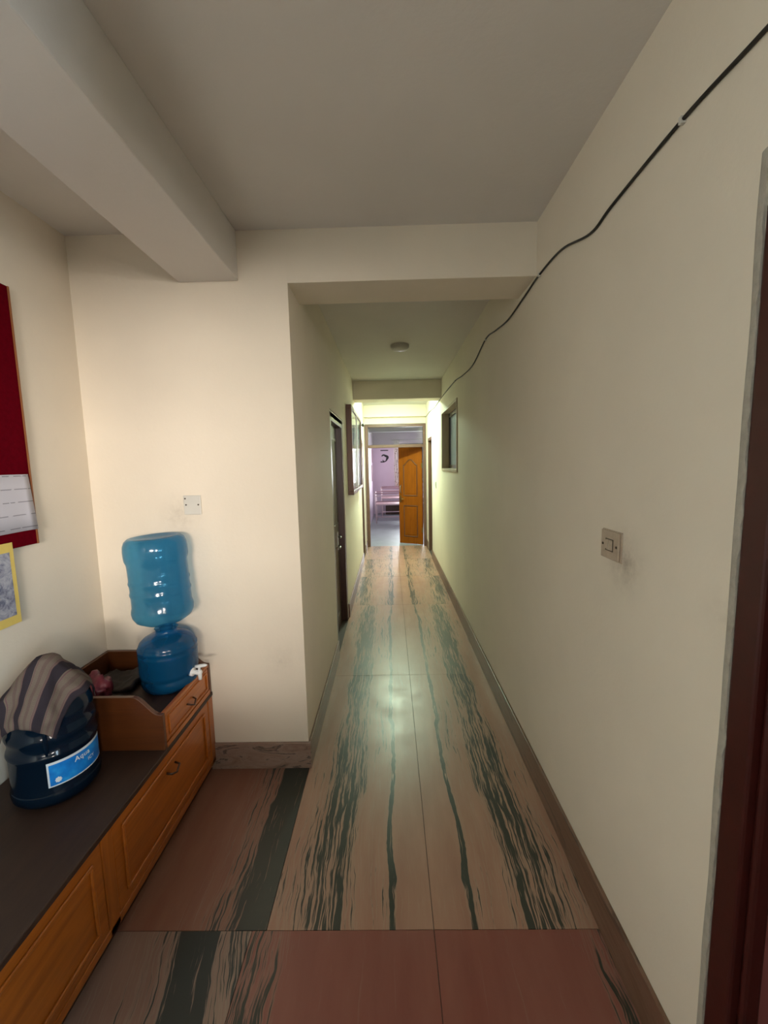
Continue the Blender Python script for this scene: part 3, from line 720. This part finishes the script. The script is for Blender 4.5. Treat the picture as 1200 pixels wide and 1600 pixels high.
# keep clear of the dispenser: the cloth lies between bag and dispenser
tag(o, 'dark grey folded cloth lying flat in the raised tray beside the dispenser', 'cloth')
st = MB().tube([(-1.262, 1.805, ZT+.014), (-1.262, 1.785, ZT+.026), (-1.258, 1.765, ZT+.026), (-1.250, 1.735, ZT+.018), (-1.235, 1.715, ZT+.014), (-1.20, 1.712, ZT+.013)], [.008, .013, .015, .014, .012, .006], 10).build('black_strap', 'blackbag', None, smooth=True)
tag(st, 'short black strap lying in front in the raised tray', 'strap')

# ------------------------------------------------------------------ things on the alcove wall
t = thing('notice_board', 'maroon felt notice board on the left alcove wall', 'notice board', (W, 1.25, 1.35))
MB().box(W+.001, W+.020, .78, 1.735, 1.345, 2.39).build('felt_panel', 'felt', t, .002)
MB().box(W+.001, W+.0225, 1.7355, 1.742, 1.345, 2.39).build('edge_trim', 'felt_frame', t)
m, nt, bs = new_mat('printed_sheet'); M['sheet'] = m
sx = node(nt, 'ShaderNodeSeparateXYZ'); lnk(nt, objc(nt), sx.inputs[0])
rows = math_n(nt, 'FRACT', math_n(nt, 'MULTIPLY', sx.outputs[2], 19))
mk = math_n(nt, 'MULTIPLY', math_n(nt, 'LESS_THAN', rows, .07), math_n(nt, 'GREATER_THAN', noise_t(nt, objc(nt), 30, 2), .46))
lnk(nt, mix_c(nt, mk, (.62, .60, .66), (.30, .29, .33)), bs.inputs['Base Color']); bs.inputs['Roughness'].default_value = .8
mb = MB(); bm = mb.bm; g = []
for i in range(13):
    u = i/12; y = 1.405+.318*u
    g.append([bm.verts.new((W+.0265+.003*math.sin(u*5)+.010*(max(0, u-.8)/.2)**2*(1-vv), y+.010*(1-vv)*u, 1.408+.232*vv)) for vv in (0, .33, .66, 1)])
for i in range(12):
    for j in range(3): bm.faces.new((g[i][j], g[i+1][j], g[i+1][j+1], g[i][j+1]))
o = mb.build('paper_sheet', 'sheet', None, smooth=True); o.modifiers.new('thick', 'SOLIDIFY').thickness = .001
tag(o, 'white paper notice pinned low on the maroon felt board', 'paper')
t = thing('wall_poster', 'yellow bordered poster with a bluish picture below the felt board', 'poster', (W, 1.3, 1.05))
MB().box(W+.021, W+.0225, 1.02, 1.615, 1.045, 1.372).build('paper', 'yellow', t)
m, nt, bs = new_mat('poster_picture'); M['pic'] = m
lnk(nt, ramp(nt, noise_t(nt, objc(nt), 24, 5, .7, 1.0), [(.36, (.10, .11, .17)), (.5, (.30, .31, .38)), (.66, (.50, .50, .54))]), bs.inputs['Base Color']); bs.inputs['Roughness'].default_value = .6
MB().box(W+.0225, W+.0232, 1.05, 1.597, 1.080, 1.335).build('picture', 'pic', t)

# ------------------------------------------------------------------ plates and switch
t = thing('blank_plate', 'white blank socket cover on the wall above the dispenser', 'socket plate', (-1.012, P, 1.46))
MB().box(-1.057, -.968, P-.010, P, 1.413, 1.512).build('plate', 'white_plastic', t, .003)
for x, z in ((-1.044, 1.464), (-.981, 1.464), (-1.047, 1.496)): MB().tube([(x, P-.009, z), (x, P-.0115, z)], .0042, 10).build('screw', 'screw', t)
t = thing('light_switch', 'small aged light switch with hand-dirt on the right wall', 'switch', (R, 1.34, 1.37))
MB().box(R-.004, R, 1.282, 1.398, 1.323, 1.420).build('back_box', 'switch_plate', t, .001)
MB().box(R-.010, R-.004, 1.288, 1.396, 1.325, 1.418).build('plate', 'switch_plate', t, .003)
for y in (1.331, 1.352):
    rk = MB().prism([(R-.010, 1.357), (R-.018, 1.360), (R-.013, 1.388), (R-.010, 1.388)], 'y', y-.0095, y+.0095)
    rk.build('rocker', 'switch_plate', t, .001)
MB().frame('x', R-.0115, R-.010, 1.319, 1.364, 1.352, 1.392, .0022).build('rocker_bezel', 'screw', t)
for y in (1.300, 1.382): MB().tube([(R-.0095, y, 1.371), (R-.0118, y, 1.371)], .0042, 10).build('screw', 'screw', t)
t = thing('light_switch', 'pale light switch near the far right door', 'switch', (R, 6.5, 1.30))
MB().box(R-.010, R, 6.46, 6.56, 1.26, 1.36).build('plate', 'white_plastic', t, .003)
MB().box(R-.016, R-.010, 6.495, 6.525, 1.285, 1.335).build('rocker', 'white_plastic', t, .002)

# ------------------------------------------------------------------ cable along the right wall
def catmull(pts, n=8):
    pts = [Vector(p) for p in pts]; out = []
    for i in range(len(pts)-1):
        p0, p1, p2, p3 = pts[max(i-1, 0)], pts[i], pts[i+1], pts[min(i+2, len(pts)-1)]
        for k in range(n):
            q = k/n; out.append(.5*((2*p1)+(-p0+p2)*q+(2*p0-5*p1+4*p2-p3)*q*q+(-p0+3*p1-3*p2+p3)*q**3))
    return out+[pts[-1]]
cab = [(.30, 2.44), (.62, 2.425), (.881, 2.436), (1.101, 2.449), (1.412, 2.44), (1.557, 2.43), (1.802, 2.496), (2.054, 2.508), (2.282, 2.492), (2.572, 2.476), (2.85, 2.503), (3.143, 2.531), (3.603, 2.457), (4.1, 2.472), (4.548, 2.509), (5.2, 2.517), (5.741, 2.514), (6.032, 2.512), (6.6, 2.50), (7.3, 2.53), (8.11, 2.53)]
t = thing('wall_cable', 'thin black cable clipped along the top of the right wall', 'cable', (R, 4, 2.4))
MB().tube(catmull([(R-.006, y, z) for y, z in cab]), .0046, 8).build('cord', 'cable', t, smooth=True)
for y, z in ((1.101, 2.449), (2.054, 2.508), (3.143, 2.531), (4.548, 2.509)):
    MB().box(R-.013, R, y-.005, y+.005, z-.009, z+.007).build('clip', 'white_plastic', t, .001)

# ------------------------------------------------------------------ glazed notice board in the corridor
YA, YZ, ZA, ZZ = 4.73, 6.35, 1.305, 2.320
t = thing('glazed_board', 'wooden framed glazed notice board with papers on the left corridor wall', 'notice board', (L, (YA+YZ)/2, ZA))
DP = .062
mb = MB(); mb.frame('x', L+.001, L+DP, YA, YZ, ZA, ZZ, .042); mb.build('frame', wood('board_frame_wood', (.10, .032, .008), (.17, .058, .012), 'Z', .4), t, .003)
M['board_back'] = simple('board_backing', (.70, .72, .68), .8, var=.06)
MB().box(L+.001, L+.022, YA+.04, YZ-.04, ZA+.04, ZZ-.04).build('backing', 'board_back', t)
M['cutout'] = simple('grey_cutout', (.10, .11, .10), .6)
M['p_white'] = simple('board_paper', (.74, .77, .74), .8, var=.05)
M['p_grey'] = simple('printed_paper', (.60, .63, .60), .8, var=.35, vscale=26)
for (ya, yb, za, zb, mt) in ((4.80, 5.10, 1.38, 1.78, 'p_white'), (5.14, 5.44, 1.37, 1.80, 'p_grey'), (5.50, 5.80, 1.40, 1.82, 'p_white'), (5.86, 6.20, 1.38, 1.84, 'p_white'), (4.81, 5.08, 1.83, 2.12, 'p_grey'), (5.12, 5.40, 1.86, 2.2, 'p_white'), (5.86, 6.18, 1.90, 2.2, 'p_white')):
    MB().box(L+.0222, L+.0236, ya, yb, za, zb).build('paper', mt, t)
MB().box(L+.048, L+.052, YA+.04, YZ-.04, ZA+.04, ZZ-.04).build('cover_pane', 'cover_glass', t)
MB().box(L+.046, L+DP-.002, 5.53, 5.56, ZA+.042, ZZ-.042).build('mullion', 'steel', t)
for pts in ([(5.15, 2.08), (5.26, 2.24), (5.40, 2.25), (5.52, 2.13), (5.50, 1.98), (5.36, 1.95), (5.24, 1.99)], [(5.24, 1.985), (5.38, 1.945), (5.36, 1.84), (5.30, 1.80), (5.25, 1.86)], [(4.95, 2.02), (5.06, 2.05), (5.05, 2.16), (4.97, 2.15)], [(4.90, 1.86), (4.98, 1.86), (4.98, 1.93), (4.92, 1.93)]):
    MB().prism(pts, 'x', L+.0238, L+.0262).build('dark_cutout', 'black' if pts[0][1] == 1.985 else 'cutout', t)
t = thing('coat_hook', 'small black knob hook on the left wall past the glazed board', 'hook', (L, 6.62, 2.26))
MB().tube([(L, 6.62, 2.255), (L+.05, 6.62, 2.26), (L+.055, 6.62, 2.26), (L+.085, 6.62, 2.262), (L+.09, 6.62, 2.262)], [.008, .008, .026, .026, .010], 14).build('knob', 'black', t, smooth=True)

# ------------------------------------------------------------------ ceiling lamps
def ceiling_lamp(x, y, r, label, em):
    t = thing('ceiling_lamp', label, 'ceiling lamp', (x, y, ZC), group=None)
    MB().lathe([(0, 0), (r, 0), (r, -.022), (r*.94, -.030), (r*.90, -.030), (r*.90, -.020), (0, -.020)], 40).build('rim', 'lamp_off', t, smooth=False, local=True)
    MB().lathe([(r*.895, -.021), (r*.895, -.034), (r*.80, -.046), (r*.5, -.054), (0, -.056)], 40).build('diffuser', em, t, smooth=True, local=True)
ceiling_lamp(.122, 4.11, .088, 'round unlit ceiling lamp in the middle of the corridor', simple('opal_diffuser', (.60, .58, .52), .35))
ceiling_lamp(.055, 6.90, .13, 'round lit ceiling lamp hidden behind the cross beam', emit('lit_diffuser', (.76, 1.0, .74), 620))
for ob_ in bpy.data.objects:
    if '_o' in ob_: del ob_['_o']
